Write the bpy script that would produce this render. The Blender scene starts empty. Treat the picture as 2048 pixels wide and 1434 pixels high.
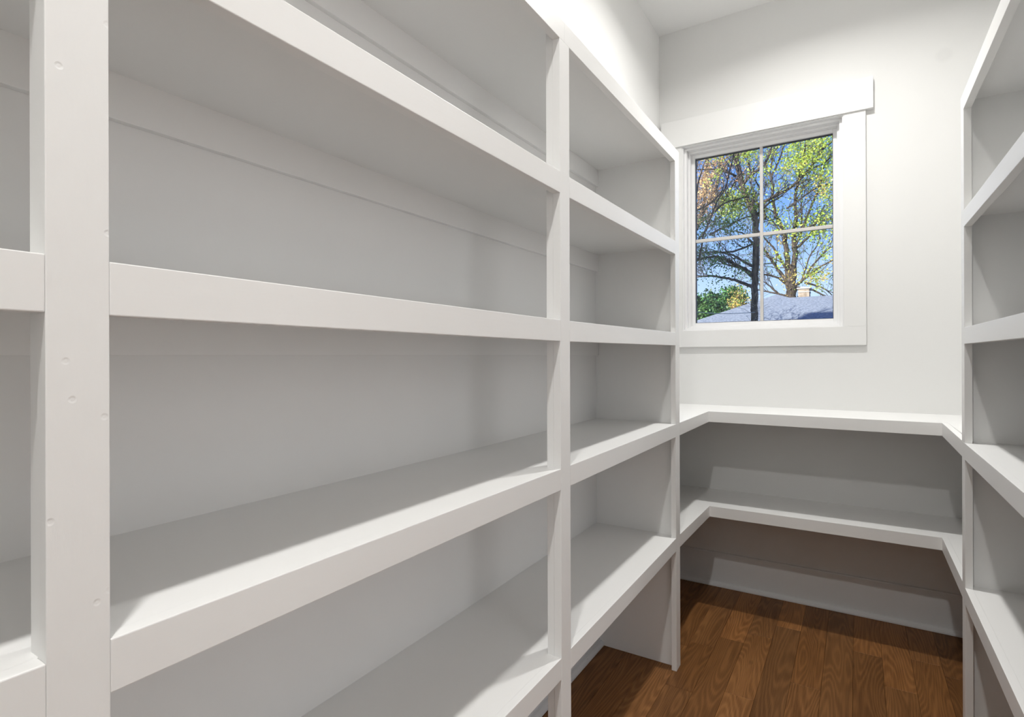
import bpy, bmesh, math, random
import numpy as np
from mathutils import Vector, Matrix

C = bpy.context.scene.collection
S = bpy.context.scene
rng = np.random.default_rng(7)
random.seed(7)

# ------------------------------------------------------------------ camera
H = 1.254                                   # eye height above the floor
F, YAW, PITCH, ROLL, CX, CY = 1099.94, .55976, .00045, -.0032, 1024.0, 713.4
FWD = Vector((-math.sin(YAW)*math.cos(PITCH), math.cos(YAW)*math.cos(PITCH), math.sin(PITCH)))
R0 = Vector((math.cos(YAW), math.sin(YAW), 0))
U0 = R0.cross(FWD)
RT = math.cos(ROLL)*R0 + math.sin(ROLL)*U0
UP = -math.sin(ROLL)*R0 + math.cos(ROLL)*U0
cam_data = bpy.data.cameras.new('camera')
cam = bpy.data.objects.new('camera', cam_data)
C.objects.link(cam)
cam.matrix_world = Matrix(((RT.x, UP.x, -FWD.x, 0), (RT.y, UP.y, -FWD.y, 0), (RT.z, UP.z, -FWD.z, H), (0, 0, 0, 1)))
cam_data.sensor_width = 36
cam_data.lens = F/2048*36
cam_data.shift_y = (CY-717)/2048
cam_data.clip_start = .01
cam_data.clip_end = 500
S.camera = cam

# ------------------------------------------------------------------ world, sun, lamps, exposure
S.view_settings.view_transform = 'Standard'
S.view_settings.look = 'None'
S.view_settings.gamma = 1
S.view_settings.use_curve_mapping = False
S.view_settings.exposure = 0.9
world = bpy.data.worlds.new('sky'); S.world = world
world.use_nodes = True
wn, wl = world.node_tree.nodes, world.node_tree.links
wn.clear()
wo = wn.new('ShaderNodeOutputWorld'); bg = wn.new('ShaderNodeBackground')
tc = wn.new('ShaderNodeTexCoord'); sx = wn.new('ShaderNodeSeparateXYZ'); cr = wn.new('ShaderNodeValToRGB')
wl.new(tc.outputs['Generated'], sx.inputs[0]); wl.new(sx.outputs['Z'], cr.inputs[0])
wl.new(cr.outputs[0], bg.inputs[0]); wl.new(bg.outputs[0], wo.inputs[0])
els = cr.color_ramp.elements
els[0].position = 0.0; els[0].color = (.42, .54, .68, 1)
els[1].position = 1.0; els[1].color = (.02, .07, .28, 1)
for p, c in ((.10, (.34, .47, .68, 1)), (.20, (.17, .32, .62, 1)), (.34, (.075, .20, .53, 1))):
    e = els.new(p); e.color = c
bg.inputs[1].default_value = 1.0

def lamp(name, kind, loc, energy, color, **kw):
    d = bpy.data.lights.new(name, kind); d.energy = energy; d.color = color
    for k, v in kw.items(): setattr(d, k, v)
    o = bpy.data.objects.new(name, d); C.objects.link(o); o.location = loc
    return o
CEIL = 1.855 + H
LIGHTS = ((-.17, -.14), (-.15, 2.255))      # the two recessed downlights of the pantry
POWER = (11.2, 10.1)
for (lx, ly), pw in zip(LIGHTS, POWER):
    lamp('downlight_lamp', 'AREA', (lx, ly, CEIL-.012), pw, (1.0, .985, .955), shape='DISK', size=.10, spread=math.radians(153))
# added fill lamp in the unseen next room, shining in through the doorway
KX, KY0, KY1 = 4.6, -2.6, 1.4
kl = lamp('next_room_fill_lamp', 'AREA', (KX-.02, -1.3, 1.6), 33, (.985, .99, 1.0), shape='RECTANGLE', size=2.4, size_y=4.0)
kl.rotation_euler = (0, math.radians(-90), math.radians(180))
kl.rotation_euler = Vector((1, 0, 0)).to_track_quat('Z', 'Y').to_euler()
sun = lamp('sun', 'SUN', (0, 0, 30), 6.0, (1.0, .95, .86), angle=.009)
sun.rotation_euler = Vector((-.45, -.83, .33)).to_track_quat('Z', 'Y').to_euler()

# ------------------------------------------------------------------ helpers
def tag(o, label=None, cat=None, group=None, kind=None):
    if label: o['label'] = label
    if cat: o['category'] = cat
    if group: o['group'] = group
    if kind: o['kind'] = kind
    return o
def link(name, me, mat, parent=None):
    o = bpy.data.objects.new(name, me); C.objects.link(o)
    if mat: me.materials.clear(); me.materials.append(mat)
    if parent: o.parent = parent
    return o
def empty(name, loc=(0, 0, 0)):
    o = bpy.data.objects.new(name, None); C.objects.link(o); o.location = loc
    return o
def bm_hexa(bm, x0, x1, y0, y1, za, zb):
    """box whose bottom/top heights are za=(bottom, top) at y0 and zb at y1"""
    v = [bm.verts.new(p) for p in ((x0, y0, za[0]), (x1, y0, za[0]), (x1, y1, zb[0]), (x0, y1, zb[0]),
                                   (x0, y0, za[1]), (x1, y0, za[1]), (x1, y1, zb[1]), (x0, y1, zb[1]))]
    for f in ((3, 2, 1, 0), (4, 5, 6, 7), (0, 1, 5, 4), (1, 2, 6, 5), (2, 3, 7, 6), (3, 0, 4, 7)):
        bm.faces.new([v[i] for i in f])
    return bm
def finish(bm, bevel=0.0, seg=2):
    bmesh.ops.recalc_face_normals(bm, faces=bm.faces)
    if bevel:
        bmesh.ops.bevel(bm, geom=list(bm.edges), offset=bevel, segments=seg, affect='EDGES', profile=.6)
    me = bpy.data.meshes.new('mesh'); bm.to_mesh(me); bm.free()
    if bevel:
        for p in me.polygons: p.use_smooth = False
    return me
def slab(name, x0, x1, y0, y1, za, zb, mat, parent=None, bevel=.0012):
    """za, zb are heights relative to the eye"""
    bm = bmesh.new()
    bm_hexa(bm, x0, x1, y0, y1, (za[0]+H, za[1]+H), (zb[0]+H, zb[1]+H))
    return link(name, finish(bm, bevel), mat, parent)
def box(name, x0, x1, y0, y1, z0, z1, mat, parent=None, bevel=.0012):
    """z given above the floor"""
    bm = bmesh.new(); bm_hexa(bm, x0, x1, y0, y1, (z0, z1), (z0, z1))
    return link(name, finish(bm, bevel), mat, parent)
def hexx(name, x0, x1, y0, y1, za, zb, mat, parent=None, bevel=.0012):
    """like slab but heights vary along x: za at x0, zb at x1 (eye-relative)"""
    bm = bmesh.new()
    p = [(x0, y0, za[0]), (x1, y0, zb[0]), (x1, y1, zb[0]), (x0, y1, za[0]), (x0, y0, za[1]), (x1, y0, zb[1]), (x1, y1, zb[1]), (x0, y1, za[1])]
    v = [bm.verts.new((a, b, c+H)) for a, b, c in p]
    for f in ((3, 2, 1, 0), (4, 5, 6, 7), (0, 1, 5, 4), (1, 2, 6, 5), (2, 3, 7, 6), (3, 0, 4, 7)):
        bm.faces.new([v[i] for i in f])
    return link(name, finish(bm, bevel), mat, parent)
def prism(name, pts, z0, z1, mat, parent=None, bevel=.0012):
    bm = bmesh.new()
    a = [bm.verts.new((x, y, z0)) for x, y in pts]; b = [bm.verts.new((x, y, z1)) for x, y in pts]
    n = len(pts)
    bm.faces.new(a[::-1]); bm.faces.new(b)
    for i in range(n): bm.faces.new((a[i], a[(i+1) % n], b[(i+1) % n], b[i]))
    return link(name, finish(bm, bevel), mat, parent)

# ------------------------------------------------------------------ materials
def nodemat(name):
    m = bpy.data.materials.new(name); m.use_nodes = True
    nt = m.node_tree; b = nt.nodes['Principled BSDF']
    return m, nt.nodes, nt.links, b
def paint(name, col, rough=.45, bump=.05, stroke=(40, 40, 40), var=.012, dents=False, blotch=None, scuffs=False):
    m, n, l, b = nodemat(name)
    b.inputs['Roughness'].default_value = rough
    tc = n.new('ShaderNodeTexCoord'); mp = n.new('ShaderNodeMapping'); mp.inputs['Scale'].default_value = stroke
    l.new(tc.outputs['Object'], mp.inputs[0])
    nz = n.new('ShaderNodeTexNoise'); nz.inputs['Scale'].default_value = 1; nz.inputs['Detail'].default_value = 5
    l.new(mp.outputs[0], nz.inputs[0])
    nb = n.new('ShaderNodeTexNoise'); nb.inputs['Scale'].default_value = 2.3; nb.inputs['Detail'].default_value = 2
    l.new(tc.outputs['Object'], nb.inputs[0])
    mr = n.new('ShaderNodeMapRange'); mr.inputs['To Min'].default_value = 1-var; mr.inputs['To Max'].default_value = 1+var
    l.new(nb.outputs['Fac'], mr.inputs[0])
    mx = n.new('ShaderNodeVectorMath'); mx.operation = 'SCALE'; mx.inputs[0].default_value = col[:3]
    l.new(mr.outputs[0], mx.inputs['Scale'])
    out = mx.outputs[0]
    if blotch:
        ds = n.new('ShaderNodeVectorMath'); ds.operation = 'DISTANCE'; ds.inputs[1].default_value = blotch[0]
        l.new(tc.outputs['Object'], ds.inputs[0])
        m2 = n.new('ShaderNodeMapRange'); m2.inputs['From Min'].default_value = blotch[1]*.6; m2.inputs['From Max'].default_value = blotch[1]*1.15
        m2.inputs['To Min'].default_value = .955; m2.inputs['To Max'].default_value = 1
        l.new(ds.outputs['Value'], m2.inputs[0])
        s2 = n.new('ShaderNodeVectorMath'); s2.operation = 'SCALE'; l.new(out, s2.inputs[0]); l.new(m2.outputs[0], s2.inputs['Scale']); out = s2.outputs[0]
    if scuffs:
        mp3 = n.new('ShaderNodeMapping'); mp3.inputs['Scale'].default_value = (30, 9, 60); l.new(tc.outputs['Object'], mp3.inputs[0])
        n3 = n.new('ShaderNodeTexNoise'); n3.inputs['Scale'].default_value = 1; n3.inputs['Detail'].default_value = 8; l.new(mp3.outputs[0], n3.inputs[0])
        m3 = n.new('ShaderNodeMapRange'); m3.inputs['From Min'].default_value = .66; m3.inputs['From Max'].default_value = .70
        m3.inputs['To Min'].default_value = 1; m3.inputs['To Max'].default_value = .45; l.new(n3.outputs['Fac'], m3.inputs[0])
        s3 = n.new('ShaderNodeVectorMath'); s3.operation = 'SCALE'; l.new(out, s3.inputs[0]); l.new(m3.outputs[0], s3.inputs['Scale']); out = s3.outputs[0]
    l.new(out, b.inputs['Base Color'])
    if not bump: return m
    bp = n.new('ShaderNodeBump'); bp.inputs['Strength'].default_value = bump; bp.inputs['Distance'].default_value = .002
    h = nz.outputs['Fac']
    if dents:
        vo = n.new('ShaderNodeTexVoronoi'); vo.voronoi_dimensions = '2D'; vo.inputs['Scale'].default_value = 17; sp = n.new('ShaderNodeSeparateXYZ'); cb = n.new('ShaderNodeCombineXYZ'); l.new(tc.outputs['Object'], sp.inputs[0]); l.new(sp.outputs['Y'], cb.inputs['X']); l.new(sp.outputs['Z'], cb.inputs['Y']); l.new(cb.outputs[0], vo.inputs[0])
        md = n.new('ShaderNodeMapRange'); md.inputs['From Min'].default_value = .03; md.inputs['From Max'].default_value = .06
        md.inputs['To Min'].default_value = -.7; md.inputs['To Max'].default_value = 0; l.new(vo.outputs['Distance'], md.inputs[0])
        ad = n.new('ShaderNodeMath'); ad.operation = 'ADD'; l.new(h, ad.inputs[0]); l.new(md.outputs[0], ad.inputs[1]); h = ad.outputs[0]
    l.new(h, bp.inputs['Height']); l.new(bp.outputs[0], b.inputs['Normal'])
    return m
WHITE = (.900, .900, .889)
M_SHELF = paint('shelf_paint', WHITE, .42, .05, (18, 60, 18))
M_STILE = paint('stile_paint', WHITE, .42, .10, (70, 70, 9))
M_STILE_DENT = paint('dented_stile_paint', WHITE, .45, .22, (90, 90, 30), dents=True)
M_NOSING = paint('nosing_paint', WHITE, .42, .09, (60, 8, 90))
M_PANEL = paint('panel_paint', WHITE, .42, .04)
M_WALL = paint('wall_paint', (.870, .870, .860), .75, .05, (120, 120, 120), .006)
M_WALL_DIM = paint('wall_paint_dimmed', (.800, .800, .788), .75, .05, (120, 120, 120), .006, blotch=((.3403, 3.16, 1.365+H), .034))  # same wall paint, darkened to offset the far downlight; the blotch is real
M_CEIL = paint('ceiling_paint', (.90, .902, .895), .85, .04, (120, 120, 120), .006)
M_TRIM = paint('trim_paint', (.825, .825, .815), .4, .02)
M_BASE = paint('baseboard_paint', (.80, .82, .84), .4, .12, (40, 6, 80), scuffs=True)
M_BASE2 = paint('back_baseboard_paint', (.80, .82, .83), .4, .05, (6, 40, 80))
M_SASH = paint('sash_vinyl', (.88, .88, .88), .6, .0)
M_GASKET = paint('dark_gasket', (.10, .10, .11), .6, .0)
M_MUNTIN = paint('muntin_vinyl', (.66, .64, .61), .35, .0)

def metal(name, col, rough=.3):
    m, n, l, b = nodemat(name)
    b.inputs['Base Color'].default_value = (*col, 1); b.inputs['Metallic'].default_value = 1; b.inputs['Roughness'].default_value = rough
    return m
M_STEEL = metal('satin_nickel', (.6, .58, .55))

m, n, l, b = nodemat('window_glass'); M_GLASS = m
n.remove(b)
tr = n.new('ShaderNodeBsdfTransparent'); gl = n.new('ShaderNodeBsdfGlossy'); gl.inputs['Roughness'].default_value = .02
fr = n.new('ShaderNodeFresnel'); fr.inputs[0].default_value = 1.45; ms = n.new('ShaderNodeMixShader')
l.new(fr.outputs[0], ms.inputs[0]); l.new(tr.outputs[0], ms.inputs[1]); l.new(gl.outputs[0], ms.inputs[2])
l.new(ms.outputs[0], n['Material Output'].inputs[0])

def oak():
    m, n, l, b = nodemat('oak_plank')
    oi = n.new('ShaderNodeObjectInfo'); tc = n.new('ShaderNodeTexCoord')
    off = n.new('ShaderNodeVectorMath'); off.operation = 'SCALE'; off.inputs[0].default_value = (37., 53., 11.)
    l.new(oi.outputs['Random'], off.inputs['Scale'])
    ad = n.new('ShaderNodeVectorMath'); ad.operation = 'ADD'; l.new(tc.outputs['Object'], ad.inputs[0]); l.new(off.outputs[0], ad.inputs[1])
    def mapped(scale):
        mp = n.new('ShaderNodeMapping'); mp.inputs['Scale'].default_value = scale; l.new(ad.outputs[0], mp.inputs[0]); return mp.outputs[0]
    # growth rings: iso-lines of a stretched noise field give cathedral figure
    n1 = n.new('ShaderNodeTexNoise'); n1.inputs['Scale'].default_value = 1; n1.inputs['Detail'].default_value = 1.6; n1.inputs['Roughness'].default_value = .45
    l.new(mapped((7.5, .95, 1)), n1.inputs[0])
    mu = n.new('ShaderNodeMath'); mu.operation = 'MULTIPLY'; mu.inputs[1].default_value = 190; l.new(n1.outputs['Fac'], mu.inputs[0])
    si = n.new('ShaderNodeMath'); si.operation = 'SINE'; l.new(mu.outputs[0], si.inputs[0])
    m1 = n.new('ShaderNodeMapRange'); m1.inputs['From Min'].default_value = -1; m1.inputs['From Max'].default_value = 1
    l.new(si.outputs[0], m1.inputs[0])
    pw = n.new('ShaderNodeMath'); pw.operation = 'POWER'; pw.inputs[1].default_value = 1.7; l.new(m1.outputs[0], pw.inputs[0])
    # fine pores and fibres
    n2 = n.new('ShaderNodeTexNoise'); n2.inputs['Scale'].default_value = 1; n2.inputs['Detail'].default_value = 4
    l.new(mapped((330, 9, 1)), n2.inputs[0])
    n3 = n.new('ShaderNodeTexNoise'); n3.inputs['Scale'].default_value = 1; n3.inputs['Detail'].default_value = 2
    l.new(mapped((9, 1.6, 1)), n3.inputs[0])
    mixa = n.new('ShaderNodeMix'); mixa.data_type = 'RGBA'
    mixa.inputs[6].default_value = (.095, .035, .008, 1); mixa.inputs[7].default_value = (.30, .134, .044, 1)
    cmb = n.new('ShaderNodeMath'); cmb.operation = 'MULTIPLY_ADD'; cmb.inputs[1].default_value = .36
    l.new(pw.outputs[0], cmb.inputs[0])
    m2 = n.new('ShaderNodeMapRange'); m2.inputs['From Min'].default_value = .3; m2.inputs['From Max'].default_value = .7; m2.inputs['To Max'].default_value = .38
    l.new(n2.outputs['Fac'], m2.inputs[0])
    m3 = n.new('ShaderNodeMapRange'); m3.inputs['From Min'].default_value = .25; m3.inputs['From Max'].default_value = .75; m3.inputs['To Max'].default_value = .42
    l.new(n3.outputs['Fac'], m3.inputs[0])
    a2 = n.new('ShaderNodeMath'); a2.operation = 'ADD'; l.new(m2.outputs[0], a2.inputs[0]); l.new(m3.outputs[0], a2.inputs[1])
    l.new(a2.outputs[0], cmb.inputs[2]); l.new(cmb.outputs[0], mixa.inputs[0])
    # knots
    vo = n.new('ShaderNodeTexVoronoi'); vo.inputs['Scale'].default_value = 1; l.new(mapped((8, 3.2, 1)), vo.inputs[0])
    mk = n.new('ShaderNodeMapRange'); mk.inputs['From Min'].default_value = .02; mk.inputs['From Max'].default_value = .10
    mk.inputs['To Min'].default_value = .35; mk.inputs['To Max'].default_value = 1; l.new(vo.outputs['Distance'], mk.inputs[0])
    s1 = n.new('ShaderNodeVectorMath'); s1.operation = 'SCALE'; l.new(mixa.outputs[2], s1.inputs[0]); l.new(mk.outputs[0], s1.inputs['Scale'])
    mt = n.new('ShaderNodeVectorMath'); mt.operation = 'MULTIPLY'; l.new(s1.outputs[0], mt.inputs[0]); l.new(oi.outputs['Color'], mt.inputs[1])
    l.new(mt.outputs[0], b.inputs['Base Color'])
    b.inputs['Roughness'].default_value = .5; b.inputs['Specular IOR Level'].default_value = .3
    bp = n.new('ShaderNodeBump'); bp.inputs['Strength'].default_value = .12; bp.inputs['Distance'].default_value = .001
    l.new(n2.outputs['Fac'], bp.inputs['Height']); l.new(bp.outputs[0], b.inputs['Normal'])
    return m
M_OAK = oak()
def plain(name, c1, c2, scale=8, rough=.8, bump=.3, dist=.02, stretch=(1, 1, 1)):
    m, n, l, b = nodemat(name)
    tc = n.new('ShaderNodeTexCoord'); mp = n.new('ShaderNodeMapping'); mp.inputs['Scale'].default_value = stretch
    l.new(tc.outputs['Object'], mp.inputs[0])
    nz = n.new('ShaderNodeTexNoise'); nz.inputs['Scale'].default_value = scale; nz.inputs['Detail'].default_value = 6; l.new(mp.outputs[0], nz.inputs[0])
    mr = n.new('ShaderNodeMapRange'); mr.inputs['From Min'].default_value = .33; mr.inputs['From Max'].default_value = .67; l.new(nz.outputs['Fac'], mr.inputs[0])
    mx = n.new('ShaderNodeMix'); mx.data_type = 'RGBA'; mx.inputs[6].default_value = (*c1, 1); mx.inputs[7].default_value = (*c2, 1)
    l.new(mr.outputs[0], mx.inputs[0]); l.new(mx.outputs[2], b.inputs['Base Color'])
    b.inputs['Roughness'].default_value = rough
    if bump:
        bp = n.new('ShaderNodeBump'); bp.inputs['Strength'].default_value = bump; bp.inputs['Distance'].default_value = dist
        l.new(nz.outputs['Fac'], bp.inputs['Height']); l.new(bp.outputs[0], b.inputs['Normal'])
    return m
M_SUB = plain('subfloor', (.02, .012, .008), (.03, .02, .01))
M_BARK = plain('grey_brown_bark', (.022, .017, .014), (.15, .12, .10), 9, .9, .8, .05, (3, 3, .8))
M_BARK2 = plain('dark_oak_bark', (.014, .011, .009), (.085, .066, .053), 6, .9, .8, .05, (3, 3, .8))
M_TWIG = plain('twig_bark', (.04, .033, .03), (.15, .13, .12), 3, .9, 0)
M_DEAD = plain('pale_dead_twig', (.40, .36, .33), (.62, .58, .55), 3, .9, 0)
M_ROOF = plain('slate_blue_shingles', (.12, .148, .195), (.27, .315, .38), 18, .9, .4, .02, (1, 1, 3))
M_SIDING = plain('pale_siding', (.6, .6, .58), (.66, .66, .63), 3, .8, 0)
M_BRICK = plain('pale_painted_brick', (.20, .16, .12), (.36, .31, .25), 9, .9, .2, .01)
M_CAP = plain('white_stone_cap', (.36, .36, .36), (.45, .45, .44), 5, .8, 0)
M_LAWN = plain('lawn', (.05, .09, .02), (.12, .16, .05), 3, 1, 0)
M_WIRE = plain('weathered_cable', (.5, .5, .5), (.6, .6, .6), 3, .7, 0)
def leafmat(name, col, trans=.45):
    m, n, l, b = nodemat(name)
    b.inputs['Base Color'].default_value = (*col, 1); b.inputs['Roughness'].default_value = .55
    tl = n.new('ShaderNodeBsdfTranslucent'); tl.inputs[0].default_value = (*col, 1)
    mx = n.new('ShaderNodeMixShader'); mx.inputs[0].default_value = trans
    l.new(b.outputs[0], mx.inputs[1]); l.new(tl.outputs[0], mx.inputs[2]); l.new(mx.outputs[0], n['Material Output'].inputs[0])
    # each leaf's own tint
    ge = n.new('ShaderNodeNewGeometry'); hs = n.new('ShaderNodeHueSaturation'); hs.inputs['Color'].default_value = (*col, 1)
    mr = n.new('ShaderNodeMapRange'); mr.inputs['To Min'].default_value = .55; mr.inputs['To Max'].default_value = 1.3
    mh = n.new('ShaderNodeMapRange'); mh.inputs['To Min'].default_value = .475; mh.inputs['To Max'].default_value = .525
    l.new(ge.outputs['Random Per Island'], mr.inputs[0]); l.new(ge.outputs['Random Per Island'], mh.inputs[0])
    l.new(mr.outputs[0], hs.inputs['Value']); l.new(mh.outputs[0], hs.inputs['Hue'])
    l.new(hs.outputs[0], b.inputs['Base Color']); l.new(hs.outputs[0], tl.inputs[0])
    return m
M_LEAF = leafmat('young_yellow_green_leaf', (.50, .62, .10))
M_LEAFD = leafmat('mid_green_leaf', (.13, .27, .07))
M_LEAFO = leafmat('tan_orange_catkin', (.66, .43, .22))
M_LEAFY = leafmat('yellow_bud', (.72, .56, .14))
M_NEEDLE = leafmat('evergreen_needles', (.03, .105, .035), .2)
M_NEEDLEL = leafmat('mid_green_needles', (.10, .24, .06), .2)  # second, paler needle green, mixed in at random

# ------------------------------------------------------------------ room shell
XL, XR, YB, YF = -.966, .643, 3.16, -1.30    # left wall, right wall, window wall, wall behind the camera
# window opening (above floor)
WX0, WX1, WZ0, WZ1 = -.832, -.052, .143+H, 1.183+H
box('wall_left', XL-.12, XL, YF-.12, YB+.12, -.1, CEIL+.1, M_WALL, bevel=0)['kind'] = 'structure'
DY0, DY1, DZ = -.35, 1.27, 2.15               # unseen doorway beside the camera, added to let the fill light in
bm = bmesh.new()
for y0_, y1_, z0, z1 in ((YF-.12, DY0, -.1, CEIL+.1), (DY1, YB+.12, -.1, CEIL+.1), (DY0, DY1, DZ, CEIL+.1)):
    bm_hexa(bm, XR, XR+.12, y0_, y1_, (z0, z1), (z0, z1))
link('wall_right', finish(bm), M_WALL)['kind'] = 'structure'
bm = bmesh.new()
for x0, x1, z0, z1 in ((XL, WX0, 0, CEIL), (WX1, XR, 0, CEIL), (WX0, WX1, 0, WZ0), (WX0, WX1, WZ1, CEIL)):
    bm_hexa(bm, x0, x1, YB, YB+.14, (z0, z1), (z0, z1))
link('wall_back', finish(bm), M_WALL_DIM)['kind'] = 'structure'
box('wall_front', XL, XR, YF-.12, YF, 0, CEIL, M_WALL, bevel=0)['kind'] = 'structure'
tr_ = tag(empty('trim_1'), kind='structure')  # casing round the added doorway
for x0, x1 in ((XR-.018, XR-.0005), (XR+.1205, XR+.138)):
    box('side_casing', x0, x1, DY0-.09, DY0, .001, DZ, M_TRIM, tr_); box('side_casing', x0, x1, DY1, DY1+.09, .001, DZ, M_TRIM, tr_)
    box('head_casing', x0, x1, DY0-.11, DY1+.11, DZ, DZ+.13, M_TRIM, tr_)
# the next room: unseen plain white room, added to hold the fill lamp
KX0 = XR+.12
box('wall_fill_room_left', KX0, KX, KY1+1.2, KY1+1.3, 0, CEIL, M_WALL, bevel=0)['kind'] = 'structure'
box('wall_fill_room_right', KX0, KX, KY0-1.3, KY0-1.2, 0, CEIL, M_WALL, bevel=0)['kind'] = 'structure'
box('wall_fill_room_far', KX, KX+.1, KY0-1.3, KY1+1.3, 0, CEIL, M_WALL, bevel=0)['kind'] = 'structure'
box('ceiling', KX0, KX+.1, KY0-1.3, KY1+1.3, CEIL, CEIL+.1, M_CEIL, bevel=0)['kind'] = 'structure'
box('floor', KX0, KX+.1, KY0-1.3, KY1+1.3, -.06, -.001, M_OAK, bevel=0)['kind'] = 'structure'
c = box('ceiling', XL-.12, XR+.12, YF-.12, YB+.14, CEIL, CEIL+.1, M_CEIL, bevel=0); c['kind'] = 'structure'
for lx, ly in LIGHTS:
    bm = bmesh.new()
    prof = [(.050, -.001), (.056, -.008), (.080, -.004), (.082, 0), (.050, 0)]
    seg = 40; rings = []
    for k in range(seg):
        a = 2*math.pi*k/seg
        rings.append([bm.verts.new((lx+r*math.cos(a), ly+r*math.sin(a), CEIL+z)) for r, z in prof])
    for k in range(seg):
        for j in range(len(prof)):
            bm.faces.new((rings[k][j], rings[(k+1) % seg][j], rings[(k+1) % seg][(j+1) % len(prof)], rings[k][(j+1) % len(prof)]))
    link('downlight_trim', finish(bm), M_SASH, c)

# floor: subfloor plus individually laid oak planks
fl = box('floor', XL-.12, XR+.12, YF-.12, YB+.14, -.06, -.018, M_SUB, bevel=0); fl['kind'] = 'structure'
PW = .1015
known = {-6: [2.465, 3.3], -5: [1.93, 2.575, 3.3], -4: [2.163, 2.68, 3.3], -3: [1.55, 2.82, 3.3], -2: [2.36, 3.3], -1: [1.7, 3.3], 0: [2.75, 3.3]}
tones = {(-5, 2): 1.3, (-4, 2): 1.0, (-4, 1): 1.12, (-3, 2): 1.45, (-3, 1): .82, (-5, 1): .86, (-6, 0): .8, (-6, 1): 1.05, (-2, 1): .95, (-2, 0): 1.1, (-4, 0): 1.25}
cache = {}
def plank_mesh(w, ln):
    k = (round(w, 4), round(ln, 3))
    if k not in cache:
        bm = bmesh.new(); bm_hexa(bm, 0, w, 0, ln, (-.018, 0), (-.018, 0))
        bmesh.ops.recalc_face_normals(bm, faces=bm.faces)
        top = [e for e in bm.edges if all(v.co.z > -.001 for v in e.verts)]
        bmesh.ops.bevel(bm, geom=top, offset=.0008, segments=1, affect='EDGES')
        me = bpy.data.meshes.new('plank'); bm.to_mesh(me); bm.free(); cache[k] = me
    return cache[k]
for k in range(-10, 8):
    x0 = -.016 + (k)*PW; x1 = x0+PW
    x0c, x1c = max(x0, XL+.001), min(x1, XR-.001)
    if x1c-x0c < .01: continue
    ends = sorted(known.get(k, []))
    first = ends[0] if ends else 3.3
    ys = list(ends) or [3.3]; y = first
    while y > YF:
        y -= round(random.uniform(.35, 1.25), 2); ys.insert(0, y)
    idx0 = len(ys)-max(1, len(ends))
    for i in range(len(ys)-1):
        a, e = max(ys[i], YF+.001), min(ys[i+1], YB-.001)
        if e-a < .02: continue
        me = plank_mesh(x1c-x0c-.0006, e-a-.0006)
        o = link('plank', me, None, fl)
        if not me.materials: me.materials.append(M_OAK)
        o.location = (x0c+.0003, a+.0003, 0)
        t = tones.get((k, i-idx0+1), random.uniform(.72, 1.22))
        h = random.uniform(-.05, .05)
        o.color = (t*(1+h*.5), t, t*(1-h), 1)

# baseboards with shoe moulding (180 mm tall)
def base_profile(name, p0, p1, nrm, mat):
    """board + quarter-round shoe along p0-p1 (xy), face towards nrm"""
    o = tag(bpy.data.objects.new(name, None), kind='structure'); C.objects.link(o)
    dx, dy = p1[0]-p0[0], p1[1]-p0[1]
    def run(nm, prof):
        bm = bmesh.new(); vs = []
        for p in (p0, p1): vs.append([bm.verts.new((p[0]+nrm[0]*t, p[1]+nrm[1]*t, z)) for t, z in prof])
        k = len(prof)
        for i in range(k): bm.faces.new((vs[0][i], vs[0][(i+1) % k], vs[1][(i+1) % k], vs[1][i]))
        bm.faces.new(vs[0]); bm.faces.new(vs[1][::-1])
        link(nm, finish(bm), mat, o)
    run('board', [(0, 0.001), (.016, 0.001), (.016, .176), (.013, .181), (.0, .181)])
    run('shoe_moulding', [(.016, .001), (.034, .001), (.034, .008), (.031, .016), (.025, .021), (.016, .023)])
    return o
base_profile('baseboard_left', (XL, YF), (XL, YB-.034), (1, 0), M_BASE)
base_profile('baseboard_right', (XR, 1.37), (XR, YB-.034), (-1, 0), M_BASE2)
base_profile('baseboard_back', (XL, YB), (XR, YB), (0, -1), M_BASE2)

# ------------------------------------------------------------------ window
w = tag(empty('window_1', (0, YB, 0)), kind='structure'); w.location = (0, 0, 0)
y0 = YB
CT = .019
box('side_casing', -.923, WX0, y0-CT, y0, WZ0, WZ1, M_TRIM, w)
box('side_casing', WX1, .040, y0-CT, y0, WZ0, WZ1, M_TRIM, w)
box('bottom_casing', -.923, .040, y0-CT, y0, .052+H, WZ0, M_TRIM, w)
box('head_casing', -.948, .0705, y0-CT-.010, y0, WZ1, 1.334+H, M_TRIM, w)
def ring(name, x0, x1, z0, z1, t, ya, yb, mat, bev=.001):
    """four mitred-looking members of thickness t inside the rectangle"""
    box(name, x0, x0+t, ya, yb, z0, z1, mat, w, bev); box(name, x1-t, x1, ya, yb, z0, z1, mat, w, bev)
    box(name, x0+t, x1-t, ya, yb, z0, z0+t, mat, w, bev); box(name, x0+t, x1-t, ya, yb, z1-t, z1, mat, w, bev)
ring('jamb', WX0, WX1, WZ0, WZ1, .005, y0-.014, y0+.12, M_SASH)
ring('stop', WX0+.005, WX1-.005, WZ0+.005, WZ1-.005, .013, y0+.012, y0+.12, M_SASH, .0015)
ring('frame', WX0+.018, WX1-.018, WZ0+.018, WZ1-.018, .011, y0+.046, y0+.12, M_SASH, .0015)
ring('sash', WX0+.029, WX1-.029, WZ0+.029, WZ1-.029, .018, y0+.076, y0+.118, M_SASH, .002)
ring('gasket', WX0+.047, WX1-.047, WZ0+.047, WZ1-.047, .003, y0+.090, y0+.112, M_GASKET, 0)
GX0, GX1, GZ0, GZ1 = WX0+.049, WX1-.049, WZ0+.049+.004, WZ1-.049+.004
GZ1 = WZ1-.047
gx, gz = -.4355, .6625+H
box('muntin', gx-.008, gx+.008, y0+.088, y0+.108, GZ0-.004, GZ1, M_MUNTIN, w, .002)
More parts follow.
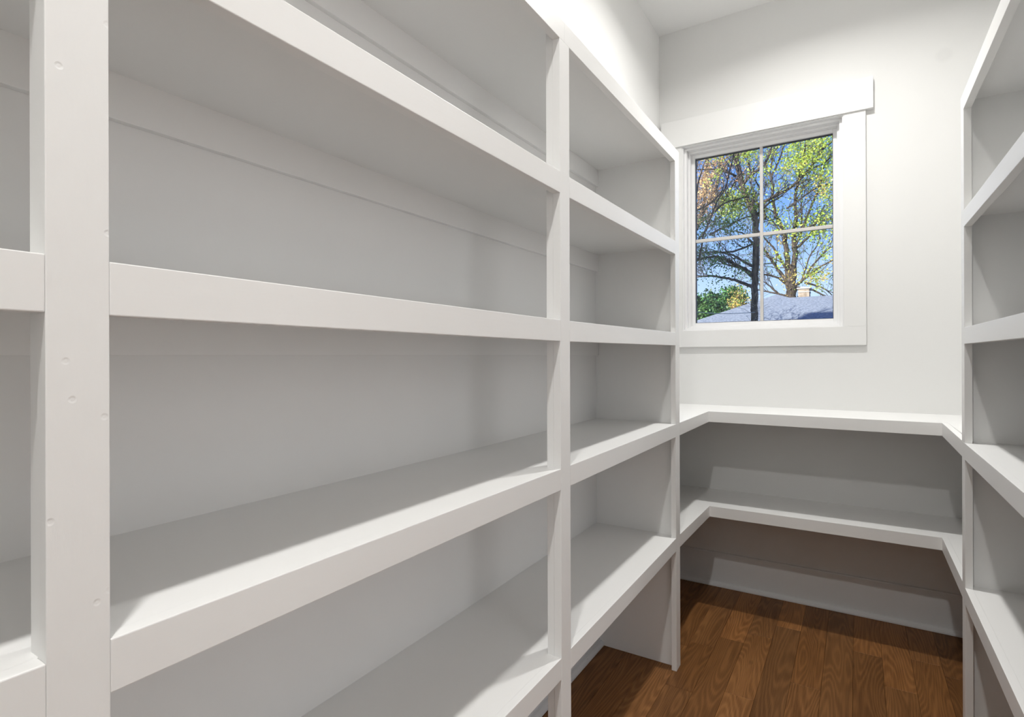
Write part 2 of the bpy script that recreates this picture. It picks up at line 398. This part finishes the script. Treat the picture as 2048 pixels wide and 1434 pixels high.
box('muntin', GX0, gx-.008, y0+.088, y0+.108, gz-.009, gz+.009, M_MUNTIN, w, .002)
box('muntin', gx+.008, GX1, y0+.088, y0+.108, gz-.009, gz+.009, M_MUNTIN, w, .002)
for a0, a1 in ((GX0, gx), (gx, GX1)):
    for c0, c1 in ((GZ0-.004, gz), (gz, GZ1)):
        box('pane', a0, a1, y0+.096, y0+.100, c0, c1, M_GLASS, w, 0)

# ------------------------------------------------------------------ built-in shelving
ND, BD, TH = .020, .019, .016                 # nosing depth, backing strip depth, shelf thickness
NH = .052                                     # nosing height
# top heights (eye-relative) at the posts: far start (-.81), A, B, C
TOPS = {5: (.829, .829, .8287, .830), 4: (.450, .450, .4515, .459), 3: (.0935, .0930, .0900, .0955),
        2: (-.2710, -.2710, -.2727, -.2690), 1: (-.7370, -.7360, -.7330, -.7235)}
A0, A1, B0, B1, C0, C1 = .1936, .2433, 1.1965, 1.2485, 2.1990, 2.2555
S0 = -.81
def unit(name, label, xf, xw, sgn, tops, group, posts, dented):
    """xf front plane, xw wall, sgn=+1 when the front faces +x"""
    t = tag(empty(name), label, 'shelving', group)
    def X(a, b): return (a, b) if a < b else (b, a)
    fr = X(xf, xf-sgn*ND); bk = X(xf-sgn*ND, xf-sgn*(ND+BD)); bd = X(xf-sgn*ND, xw)
    def off(ps): return X(xf-sgn*ps[0], xf-sgn*ps[1])
    S0 = posts[0][0]; c0, c1 = posts[-1]; NP = len(posts)-1
    # stiles run from the floor to the underside of the top rail; at the far end the counter rail crosses
    for i, (a, b) in enumerate(posts):
        mat = M_STILE_DENT if (dented and i == 1) else M_STILE
        zt = tops[5][i]-NH
        if i < NP:
            slab('stile', *fr, a, b, (-H+.0005, zt), (-H+.0005, zt), mat, t)
            slab('backing_strip', *bk, a+.001, b-.001, (-H+.0005, tops[5][i]-TH), (-H+.0005, tops[5][i]-TH), M_STILE, t, .001)
        else:
            slab('stile', *fr, a, b, (tops[2][NP], zt), (tops[2][NP], zt), mat, t)
            slab('stile', *fr, a, b, (-H+.0005, tops[2][NP]-NH), (-H+.0005, tops[2][NP]-NH), mat, t)
    # top rail
    for i in range(NP):
        a = S0 if i == 0 else (posts[i][0]+posts[i][1])/2
        b = c1 if i == NP-1 else (posts[i+1][0]+posts[i+1][1])/2
        slab('top_rail', *fr, a, b, (tops[5][i]-NH, tops[5][i]), (tops[5][i+1]-NH, tops[5][i+1]), M_NOSING, t, .0009)
    for lv in (4, 3, 2, 1):
        for i in range(NP):
            a, b = posts[i][1], posts[i+1][0]
            if lv == 2 and i == NP-1: b = c1       # counter-height rail runs on past the end stile
            za, zb = tops[lv][i], tops[lv][i+1]
            slab('nosing', *fr, a, b, (za-NH, za), (zb-NH, zb), M_NOSING, t)
    for lv in (5, 4, 3, 2, 1):
        for i in range(NP):
            a = S0+.018 if i == 0 else (posts[i][0]+posts[i][1])/2
            b = c0+.034 if i == NP-1 else (posts[i+1][0]+posts[i+1][1])/2
            za, zb = tops[lv][i]-.0006, tops[lv][i+1]-.0006
            slab('shelf', *bd, a, b, (za-TH, za), (zb-TH, zb), M_SHELF, t, 0)
        a, b = S0+.018, c0+.034
        za, zb = tops[lv][0]-TH-.001, tops[lv][NP]-TH-.001
        slab('cleat', *X(xw, xw+sgn*.013), a, b, (za-.073, za), (zb-.073, zb), M_PANEL, t, .001)
    # end panels
    slab('end_panel', *bd, c0+.034, c1-.0005, (-H+.0005, tops[5][NP]), (-H+.0005, tops[5][NP]), M_PANEL, t, .001)
    slab('end_panel', *bd, S0, S0+.018, (-H+.0005, tops[5][0]), (-H+.0005, tops[5][0]), M_PANEL, t, .001)
    return t
unit('shelving_unit', 'white painted built-in shelving with three wide open bays along the left wall', -.610, XL, 1, TOPS, None, [(S0, S0+.05), (A0, A1), (B0, B1), (C0, C1)], True)
TR = {5: (.829, .8285), 4: (.452, .4575), 3: (.0870, .0885), 2: (-.2795, -.2755), 1: (-.7330, -.7318)}
unit('shelving_unit', 'white painted built-in shelving on the right wall, cut off by the photo edge', .287, XR, -1, TR, None, [(1.385, 1.437), (2.2225, 2.2740)], False)

# ------------------------------------------------------------------ U-shaped counter and the shelf below it
def u_shelf(name, label, yd, zl0, zl1, zr1, zr0):
    """yd: front of the back run; heights at left stile, left corner, right corner, right stile"""
    t = tag(empty(name), label, 'shelf', 'U-shaped shelves under the window')
    xl, xr = -.610, .2885
    zt = (zl1+zr1)/2 - .0006
    prism('shelf', [(XL, C1), (xl-ND, C1), (xl-ND, yd+ND), (xr+ND, yd+ND), (xr+ND, 2.276), (XR, 2.276), (XR, YB), (XL, YB)],
          zt-TH+H, zt+H, M_SHELF, t, 0)
    slab('nosing', xl-ND, xl, C1, yd+.002, (zl0-NH, zl0), (zl1-NH, zl1), M_NOSING, t)
    slab('nosing', xr, xr+ND, 2.2745, yd+.002, (zr0-NH, zr0), (zr1-NH, zr1), M_NOSING, t)
    hexx('nosing', xl-ND, xr+ND, yd, yd+ND, (zl1-NH, zl1), (zr1-NH, zr1), M_NOSING, t)
    slab('cleat', XL, XL+.013, C1, YB, (zt-TH-.074, zt-TH-.001), (zt-TH-.074, zt-TH-.001), M_PANEL, t, .001)
    slab('cleat', XR-.013, XR, 2.276, YB, (zt-TH-.074, zt-TH-.001), (zt-TH-.074, zt-TH-.001), M_PANEL, t, .001)
    return t
u_shelf('corner_counter', 'white U-shaped counter shelf directly below the window', 2.772, -.2690, -.2668, -.2690, -.2755)
u_shelf('corner_shelf', 'lower white U-shaped shelf between the counter and the oak floor', 2.785, -.7225, -.7300, -.7305, -.7318)

# ------------------------------------------------------------------ outside
GZ = -1.15                                    # garden level
g = box('ground', -60, 60, YB+.6, 90, GZ-.3, GZ, M_LAWN, bevel=0); g['kind'] = 'structure'
# the sun is blocked by an added, unseen outer wall further down
def at(u, v, Y):
    d = FWD*F + RT*(u-CX) + UP*(CY-v)
    p = d*(Y/d.y)
    return Vector((p.x, p.y, p.z+H))

# neighbour's house: main hip roof with ridge, and a nearer pyramid wing
hs = tag(empty('neighbour_house', (0, 0, 0)), 'neighbouring house with a slate blue hip roof behind the trees', 'house')
def hip(name, x0, x1, y0, y1, ze, zr, rx0, rx1, ry, mat):
    bm = bmesh.new(); th = .12
    def lay(dz):
        e = [bm.verts.new((x, y, ze+dz)) for x, y in ((x0, y0), (x1, y0), (x1, y1), (x0, y1))]
        r = [bm.verts.new((x, ry, zr+dz)) for x in ((rx0, rx1) if rx1 > rx0 else (rx0,))]
        return e, r
    e, r = lay(0); f, _ = lay(-th)
    q = r[-1]; p = r[0]
    if len(r) == 2:
        bm.faces.new((e[0], e[1], q, p)); bm.faces.new((e[2], e[3], p, q))
    else:
        bm.faces.new((e[0], e[1], p)); bm.faces.new((e[2], e[3], p))
    bm.faces.new((e[1], e[2], q)); bm.faces.new((e[3], e[0], p))
    for i in range(4): bm.faces.new((e[i], e[(i+1) % 4], f[(i+1) % 4], f[i]))
    bm.faces.new(f[::-1])
    for v in _: bm.verts.remove(v)
    return link(name, finish(bm), mat, hs)
pk = at(1554, 588.5, 19.5)
zr = at(1640, 592, 19.7).z
hip('roof', pk.x-3.7, 9.5, 15.5, 23.9, .35+H, zr, pk.x+.30, 6.0, 19.7, M_ROOF)
hip('wing_roof', pk.x-3.55, pk.x+3.55, 15.95, 23.05, pk.z-1.53, pk.z, pk.x, pk.x, 19.5, M_ROOF)
box('wall', pk.x-3.1, 9.0, 16.0, 23.4, GZ, .30+H, M_SIDING, hs, 0)
a, b2 = at(1598, 590, 20.6), at(1620, 590, 20.6)
zc = lambda v: at(1600, v, 20.6).z
ch = box('chimney', a.x, b2.x, 20.3, 20.8, 1.0+H, zc(580), M_BRICK, hs, .01)
box('chimney_cap', a.x-.04, b2.x+.04, 20.26, 20.84, zc(580), zc(577.5), M_CAP, ch, .01)
box('chimney_band', a.x-.015, b2.x+.015, 20.285, 20.815, zc(586.5), zc(585), M_CAP, ch, .004)
box('chimney_pot', a.x+.05, a.x+.22, 20.45, 20.65, zc(577.5), zc(574.8), M_CAP, ch, .01)
# unseen tall outer wall, added to cast shade on the garden and neighbour's eaves
bm = bmesh.new()
for x0, x1, z0, z1 in ((-9, XL-.13, GZ, CEIL+.11), (XR+.13, 9, GZ, CEIL+.11), (-9, 9, CEIL+.11, 8.25)):
    bm_hexa(bm, x0, x1, YB-.02, YB+.14, (z0, z1), (z0, z1))
link('wall_shade_caster', finish(bm), M_SIDING)['kind'] = 'structure'

class Tubes:
    def __init__(s): s.v = []; s.f = []
    def add(s, pts, rads, seg=6):
        base = len(s.v); n = len(pts)
        for i, p in enumerate(pts):
            d = (pts[min(i+1, n-1)]-pts[max(i-1, 0)])
            if d.length < 1e-9: d = Vector((0, 0, 1))
            d.normalize()
            a = d.cross(Vector((.3, 1, .1))).normalized(); b = d.cross(a)
            for k in range(seg):
                t = 2*math.pi*k/seg
                s.v.append(tuple(p + (a*math.cos(t)+b*math.sin(t))*rads[i]))
        for i in range(n-1):
            for k in range(seg):
                s.f.append((base+i*seg+k, base+i*seg+(k+1) % seg, base+(i+1)*seg+(k+1) % seg, base+(i+1)*seg+k))
        s.f.append(tuple(base+(n-1)*seg+k for k in range(seg)))
        s.f.append(tuple(base+k for k in range(seg))[::-1])
    def build(s, name, mat, parent):
        me = bpy.data.meshes.new(name); me.from_pydata(s.v, [], s.f); me.update()
        if len(s.v) < 60000:
            for p in me.polygons: p.use_smooth = True
        return link(name, me, mat, parent)
def smooth_path(pts, sub=5):
    out = []; n = len(pts)
    for i in range(n-1):
        p0, p1, p2, p3 = pts[max(i-1, 0)], pts[i], pts[i+1], pts[min(i+2, n-1)]
        for k in range(sub):
            t = k/sub
            out.append(.5*((2*p1)+(p2-p0)*t+(2*p0-5*p1+4*p2-p3)*t*t+(3*p1-p0-3*p2+p3)*t**3))
    out.append(pts[-1]); return out
def leaves(name, pts, size, mat, parent):
    pts = np.asarray(pts); n = len(pts)
    d1 = rng.normal(size=(n, 3)); d1 /= np.linalg.norm(d1, axis=1)[:, None]
    d2 = rng.normal(size=(n, 3)); d2 -= (d1*d2).sum(1)[:, None]*d1; d2 /= np.linalg.norm(d2, axis=1)[:, None]
    s = size*rng.uniform(.6, 1.35, n)[:, None]
    v = np.stack([pts-d1*s*.5, pts+d2*s*.33, pts+d1*s*.5, pts-d2*s*.33], 1).reshape(-1, 3)
    me = bpy.data.meshes.new(name); me.from_pydata(v.tolist(), [], np.arange(4*n).reshape(-1, 4).tolist()); me.update()
    return tag(link(name, me, mat, parent), kind='stuff')
class Tree:
    def __init__(s, name, label, bark, twig_r=.010):
        s.root = tag(empty(name), label, 'tree'); s.bark = bark; s.tw = Tubes(); s.tips = []; s.twr = twig_r; s.dens = .5 if twig_r < .0125 else 1.0
    def limb(s, name, pts, r0, r1, ntw=10, ln=1.0, lv=2, seg=8):
        path = smooth_path(pts, 6)
        path = [p + Vector(rng.normal(0, r0*.12, 3)) if 0 < i < len(path)-1 else p for i, p in enumerate(path)]
        n = len(path); rads = [r0+(r1-r0)*(i/(n-1))**.85 for i in range(n)]
        t = Tubes(); t.add(path, rads, seg); t.build(name, s.bark, s.root)
        for k in range(int(ntw*s.dens)):
            i = int(rng.integers(max(1, n//6), n)); d = (path[i]-path[i-1]).normalized()
            s.twig(path[i], d, ln*rng.uniform(.45, 1.15), min(rads[i]*.45, .035), lv)
    def twig(s, p, d, ln, r, lv):
        r = max(r, s.twr*.55)
        side = Vector(rng.normal(0, 1, 3)); side -= side.dot(d)*d; side.normalize()
        dr = (d*rng.uniform(.5, 1.1)+side*rng.uniform(.5, 1.0)+Vector((0, 0, .28))).normalized()
        pts = [p]; m = 5
        for k in range(m):
            dr = (dr+Vector(rng.normal(0, .17, 3))+Vector((0, 0, .05))).normalized()
            pts.append(pts[-1]+dr*ln/m)
        s.tw.add(pts, [r*(1-.75*k/m) for k in range(m+1)], 4 if lv > 0 else 3)
        if lv > 0:
            for k in range(int(rng.integers(3, 6))):
                i = int(rng.integers(1, m+1)); s.twig(pts[i], dr, ln*rng.uniform(.4, .7), r*.55, lv-1)
        else: s.tips.append(pts[-1]); s.tips.append(pts[3])
        if lv == 1: s.tips.append(pts[-1])
    def finish(s):
        tag(s.tw.build('twigs', M_TWIG, s.root), kind='stuff')
def blob(u, v, ru, rv, n, Y, dY):
    """n points scattered in a clump of real depth dY around the seen spot"""
    out = []
    for k in range(max(3, int(n/22*.8))):                       # sprays of leaves
        a = rng.uniform(0, 2*math.pi); q = math.sqrt(rng.uniform())
        c = at(u+ru*q*math.cos(a), v+rv*q*math.sin(a), Y+rng.uniform(-dY, dY))
        sp = rng.uniform(.06, .17)*Y/14
        for j in range(22): out.append(tuple(c+Vector(rng.normal(0, sp, 3))*Vector((1, 1, .7)).length*.6))
    return out

# --- near tree: slim forked trunk right behind the muntin
Y1 = 13.0
t1 = Tree('garden_tree', 'slim dark tree with a forked leaning trunk standing nearest outside the window', M_BARK, .010)
def P(lst, Y, dy=None):
    return [at(u, v, Y+(dy[i] if dy else 0)) for i, (u, v) in enumerate(lst)]
base = at(1508, 640, Y1)
trunk = [Vector((base.x-.06, Y1, GZ)), Vector((base.x-.02, Y1, GZ+1.3))] + P([(1509, 645), (1509, 611), (1510, 552), (1512.5, 494), (1511, 459), (1511.8, 440), (1504.5, 418.5), (1492.8, 396.5), (1484, 371.6), (1478, 345), (1473.7, 323), (1473, 300), (1466, 255), (1462, 200)], Y1)
t1.limb('trunk', trunk, .078, .052, 14, 1.1, 2, 10)
t1.limb('branch', P([(1485.5, 368), (1500, 352), (1518.4, 338), (1534, 318), (1545, 285), (1550, 240)], Y1, [0, .1, .2, .4, .6, .8]), .045, .015, 12, .9)
t1.limb('branch', P([(1509, 416), (1520, 406), (1538, 398), (1560, 384)], Y1, [0, -.1, -.3, -.5]), .04, .012, 8, .8)
t1.limb('branch', P([(1505, 552), (1493, 541), (1482.5, 535), (1457.6, 521.8), (1440, 515), (1428, 513), (1396, 519), (1370, 528)], Y1, [0, 0, -.1, -.3, -.5, -.6, -.9, -1.1]), .055, .013, 16, .9)
t1.limb('branch', P([(1507, 534), (1482.5, 520), (1465, 510), (1448, 507), (1420, 498)], Y1, [0, .2, .4, .6, .8]), .03, .01, 10, .8)
t1.limb('branch', P([(1506, 575), (1497, 570), (1468, 560), (1438.6, 554), (1415, 552), (1394.6, 554), (1360, 560)], Y1, [0, .2, .5, .9, 1.1, 1.3, 1.6]), .045, .012, 18, .9)
t1.limb('branch', P([(1516, 482), (1482.5, 498), (1456, 504), (1425, 504), (1395, 506), (1360, 512)], Y1, [0, -.2, -.4, -.6, -.8, -1]), .026, .010, 12, .7)
t1.limb('branch', P([(1397, 520), (1404, 490), (1406, 472), (1416.6, 447.7), (1434, 403.8), (1450.3, 376), (1460, 340), (1466.4, 314.5), (1472, 285)], Y1-2), .021, .009, 16, .9)
t1.limb('branch', P([(1429.8, 424), (1440, 413), (1453, 405), (1482.5, 396.5), (1500, 394)], Y1-2), .022, .010, 8, .6)
t1.limb('branch', P([(1471, 352), (1457.6, 345), (1440, 340), (1424, 338), (1396, 339), (1370, 336)], Y1, [0, -.2, -.3, -.5, -.7, -.9]), .028, .010, 10, .7)
t1.limb('branch', P([(1392, 400), (1396, 368.6), (1403, 345), (1408, 327.6), (1415, 312), (1424, 280)], Y1-1.5), .017, .009, 8, .7)
t1.limb('branch', P([(1420, 470), (1440, 458), (1460.6, 450), (1490, 434.6), (1512, 433)], Y1, [-1, -.8, -.5, -.2, 0]), .024, .010, 10, .6)
t1.limb('branch', P([(1396, 420), (1420, 407), (1440, 388), (1447, 370), (1436, 360)], Y1-1), .018, .009, 8, .6)
t1.limb('branch', P([(1396, 480), (1410, 462), (1430, 440), (1455, 425), (1490, 418)], Y1+.6), .020, .009, 8, .6)
t1.limb('branch', P([(1512, 492), (1499, 480), (1488, 468), (1470, 462)], Y1, [0, .3, .5, .7]), .035, .012, 8, .7)
t1.finish()
lg, ld, lo, ly = [], [], [], []
for a in ((1495, 310, 18, 10, 420), (1455, 420, 24, 10, 400), (1468, 396, 20, 10, 700), (1500, 388, 14, 16, 500), (1462, 425, 28, 14, 620), (1500, 300, 14, 10, 380), (1428, 306, 14, 8, 240), (1496, 330, 16, 22, 240), (1440, 300, 40, 14, 220),
          (1505, 425, 12, 14, 260), (1420, 350, 20, 30, 160)):
    lg += blob(*a, Y1, 1.2)
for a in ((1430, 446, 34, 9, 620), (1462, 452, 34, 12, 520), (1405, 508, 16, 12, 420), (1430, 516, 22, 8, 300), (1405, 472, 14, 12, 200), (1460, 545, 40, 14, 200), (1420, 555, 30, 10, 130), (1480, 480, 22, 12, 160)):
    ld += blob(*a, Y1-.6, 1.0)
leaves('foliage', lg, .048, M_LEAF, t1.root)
leaves('darker_foliage', ld, .046, M_LEAFD, t1.root)  # shade on the lower leaves is put into this darker green
# pale dead vine round the foot of the trunk
dv = Tubes()
for k in range(24):
    p = at(rng.uniform(1500, 1516), rng.uniform(585, 668), Y1-.14)
    d = Vector(rng.normal(0, 1, 3)); d.z = abs(d.z)*.5; d.normalize(); pts = [p]
    for j in range(5):
        d = (d+Vector(rng.normal(0, .3, 3))).normalized(); pts.append(pts[-1]+d*rng.uniform(.04, .12))
    dv.add(pts, [.003]*6, 3)
tag(dv.build('dead_vine', M_DEAD, t1.root), 'pale dry vine stems', kind='stuff')

# --- big oak behind the neighbouring house
Y2 = 33.0
t2 = Tree('garden_tree', 'broad old oak with many limbs fanning out above the neighbouring roof ridge', M_BARK2, .013)
base = at(1583, 593, Y2)
t2.limb('trunk', [Vector((base.x, Y2, GZ)), Vector((base.x, Y2, GZ+2.5))]+P([(1583.6, 593.5), (1582, 572), (1580.7, 552.5), (1581, 530)], Y2), .30, .20, 6, 1.6, 2, 12)
L2 = [
 ([(1577, 560), (1574.8, 517), (1570.4, 486.6), (1567.5, 465), (1556, 440), (1550, 425.8), (1545.5, 389), (1542.6, 352.5), (1535, 338), (1524, 322)], .20, .05, 26),
 ([(1585, 560), (1589.5, 517), (1588, 486.6), (1588, 465), (1592, 440), (1590, 400), (1597, 360), (1607, 320), (1612, 280)], .20, .05, 26),
 ([(1574, 566), (1570.4, 558.4), (1551, 532), (1535, 508.6), (1526.5, 497), (1510, 470)], .15, .05, 16),
 ([(1576, 545), (1573, 538), (1560, 517), (1545.5, 494), (1531, 478), (1518, 462)], .11, .04, 14),
 ([(1588, 515), (1591, 498), (1604, 486.6), (1620, 469), (1634, 440), (1650, 410)], .13, .04, 18),
 ([(1572, 568), (1556, 556), (1540, 551), (1524, 548)], .09, .04, 10),
 ([(1576, 590), (1562, 590), (1548, 580), (1538, 571), (1526, 562)], .10, .04, 12),
 ([(1572, 592), (1555.8, 587.7), (1528, 582), (1505, 578)], .08, .04, 10),
 ([(1590, 572), (1608.5, 558), (1629, 541), (1651, 527.6), (1680, 515)], .10, .04, 14),
 ([(1604, 560), (1611, 538), (1620, 511.5), (1635, 489.5), (1640, 470)], .07, .03, 12),
 ([(1612, 556), (1620, 538), (1635, 520), (1654, 500), (1664, 494), (1690, 484)], .08, .03, 14),
 ([(1594, 575), (1623, 579), (1643.7, 589), (1660, 596)], .08, .04, 8),
 ([(1610, 566), (1629, 570), (1650, 578), (1664, 590)], .08, .03, 8),
 ([(1543.5, 356), (1544, 349.6), (1555.8, 326), (1567.5, 292.5), (1575, 260)], .09, .035, 12),
 ([(1541, 340), (1547, 308.6), (1556, 292), (1566, 262)], .06, .03, 10),
 ([(1530, 440), (1526.5, 408), (1548.5, 393.5), (1582, 374.5), (1607, 351), (1620, 335), (1635, 316), (1643.7, 300), (1665.6, 282), (1690, 262)], .12, .05, 30),
 ([(1573, 417), (1592.4, 404), (1608.5, 392), (1629, 377), (1651, 370), (1680, 371)], .07, .03, 16),
 ([(1600, 470), (1620, 418), (1629, 396.5), (1638, 379), (1643.7, 352), (1650, 320)], .09, .035, 18),
 ([(1618, 338), (1643.7, 329), (1665.6, 311.5), (1690, 300)], .06, .03, 12),
 ([(1565, 470), (1552, 452), (1542, 440), (1534, 452)], .07, .03, 10),
 ([(1600, 460), (1625, 450), (1645, 440), (1670, 436)], .07, .03, 14),
 ([(1587, 500), (1600, 470), (1603, 440), (1603, 400), (1606, 370)], .09, .03, 14),
]
for k, (pl, r0, r1, nt) in enumerate(L2):
    s = ((k*7) % 5-2)*.55
    t2.limb('branch', P(pl, Y2, [s*i/len(pl) for i in range(len(pl))]), r0*.78, r1*.78, int(nt*.42), 1.8, 2, 7)
t2.finish()
lg2, ly2, ld2 = [], [], []
for a in ((1610, 300, 34, 22, 1500), (1648, 292, 26, 20, 1000), (1592, 330, 26, 16, 800), (1652, 335, 20, 30, 700), (1625, 350, 30, 20, 420), (1540, 300, 16, 12, 300), (1535, 330, 14, 20, 300),
          (1545, 420, 22, 22, 260), (1600, 447, 50, 14, 620), (1650, 440, 24, 24, 520), (1655, 400, 16, 26, 420), (1570, 470, 24, 8, 160), (1620, 472, 34, 10, 260), (1630, 552, 24, 13, 420),
          (1660, 490, 12, 34, 220), (1560, 512, 26, 16, 140), (1548, 376, 20, 16, 200), (1585, 360, 40, 40, 300)):
    lg2 += blob(*a, Y2, 2.2)
for a in ((1625, 555, 26, 12, 180), (1560, 500, 30, 26, 140), (1650, 520, 20, 40, 120), (1640, 372, 16, 16, 420), (1600, 340, 40, 40, 260), (1580, 560, 14, 18, 160)):
    ly2 += blob(*a, Y2-1, 2.0)
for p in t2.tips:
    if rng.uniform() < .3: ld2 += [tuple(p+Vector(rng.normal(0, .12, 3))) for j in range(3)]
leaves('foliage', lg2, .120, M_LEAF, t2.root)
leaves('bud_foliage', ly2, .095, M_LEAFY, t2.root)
leaves('darker_foliage', ld2, .085, M_LEAFD, t2.root)  # mid green leaves scattered at random near the twig tips

# --- orange-tan flowering tree farther left
Y3 = 18.0
t3 = Tree('garden_tree', 'fine-branched tree hazy with orange-tan spring growth at the upper left of the window', M_BARK2, .012)
b3_ = at(1415, 640, Y3)
t3.limb('trunk', [Vector((-7.4, Y3, GZ)), Vector((-7.3, Y3, GZ+2.4)), Vector((-6.6, Y3, GZ+4.4)), at(1380, 470, Y3), at(1404, 420, Y3), at(1412, 350, Y3), at(1420, 280, Y3)], .16, .03, 18, 1.3, 2)
for pl in ([(1392, 450), (1420, 430), (1445, 400), (1480, 350)], [(1400, 450), (1385, 400), (1392, 340), (1400, 300)], [(1404, 430), (1430, 380), (1440, 330), (1455, 290)], [(1380, 460), (1370, 440), (1360, 420)]):
    t3.limb('branch', P(pl, Y3), .06, .02, 16, 1.3, 2)
t3.finish()
lo = []
for a in ((1408, 385, 20, 34, 1500), (1425, 340, 28, 22, 1000), (1440, 400, 26, 24, 700), (1400, 430, 14, 20, 400), (1440, 318, 30, 16, 420), (1470, 340, 30, 30, 260), (1500, 318, 20, 14, 160)):
    lo += blob(*a, Y3, 1.6)
leaves('orange_growth', lo, .065, M_LEAFO, t3.root)

# --- evergreens and a budding shrub beyond the wing roof
def evergreen(u, vtop, Y, width, label, n, mats, size, name='evergreen_tree'):
    root = tag(empty(name), label, 'tree'); top = at(u, vtop, Y)
    t = Tubes(); t.add([Vector((top.x, Y, GZ)), Vector((top.x, Y, top.z-.2))], [.16, .02], 8); t.build('trunk', M_BARK2, root)
    hgt = top.z-GZ; pts = [[] for _ in mats]
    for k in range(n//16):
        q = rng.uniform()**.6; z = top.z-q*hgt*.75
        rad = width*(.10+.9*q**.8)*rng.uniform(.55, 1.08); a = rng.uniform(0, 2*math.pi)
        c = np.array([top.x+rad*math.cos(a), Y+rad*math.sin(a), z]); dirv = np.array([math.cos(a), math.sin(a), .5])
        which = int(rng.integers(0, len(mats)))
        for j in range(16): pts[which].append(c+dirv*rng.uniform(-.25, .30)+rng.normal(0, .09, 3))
    for nm, p, m_ in zip(('foliage', 'second_foliage', 'bud_foliage'), pts, mats): leaves(nm, p, size, m_, root)  # each clump takes one of the leaf colours at random
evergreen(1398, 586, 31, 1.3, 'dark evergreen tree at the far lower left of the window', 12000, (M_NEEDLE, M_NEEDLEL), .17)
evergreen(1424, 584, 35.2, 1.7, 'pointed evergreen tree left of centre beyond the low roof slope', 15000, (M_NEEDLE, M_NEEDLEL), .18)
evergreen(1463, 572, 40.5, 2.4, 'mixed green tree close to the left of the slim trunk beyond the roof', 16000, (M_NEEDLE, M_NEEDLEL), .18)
evergreen(1478, 573, 28.6, .85, 'loose yellow-brown budding shrub just left of the slim trunk', 6000, (M_LEAFY, M_LEAFD, M_LEAFO), .09, 'budding_shrub')

# --- service cable across the lower left panes
wr = Tubes(); pa, pb = at(1360, 619.5, 11), at(1510, 624.5, 11.6)
pts = [pa.lerp(pb, i/12)-Vector((0, 0, .05*math.sin(math.pi*i/12))) for i in range(13)]
pts = [pa+(pa-pb)*3]+pts
wr.add(pts, [.006]*len(pts), 6)
tag(wr.build('service_cable', M_WIRE, None), 'thin overhead cable crossing low in front of the evergreens', 'cable')
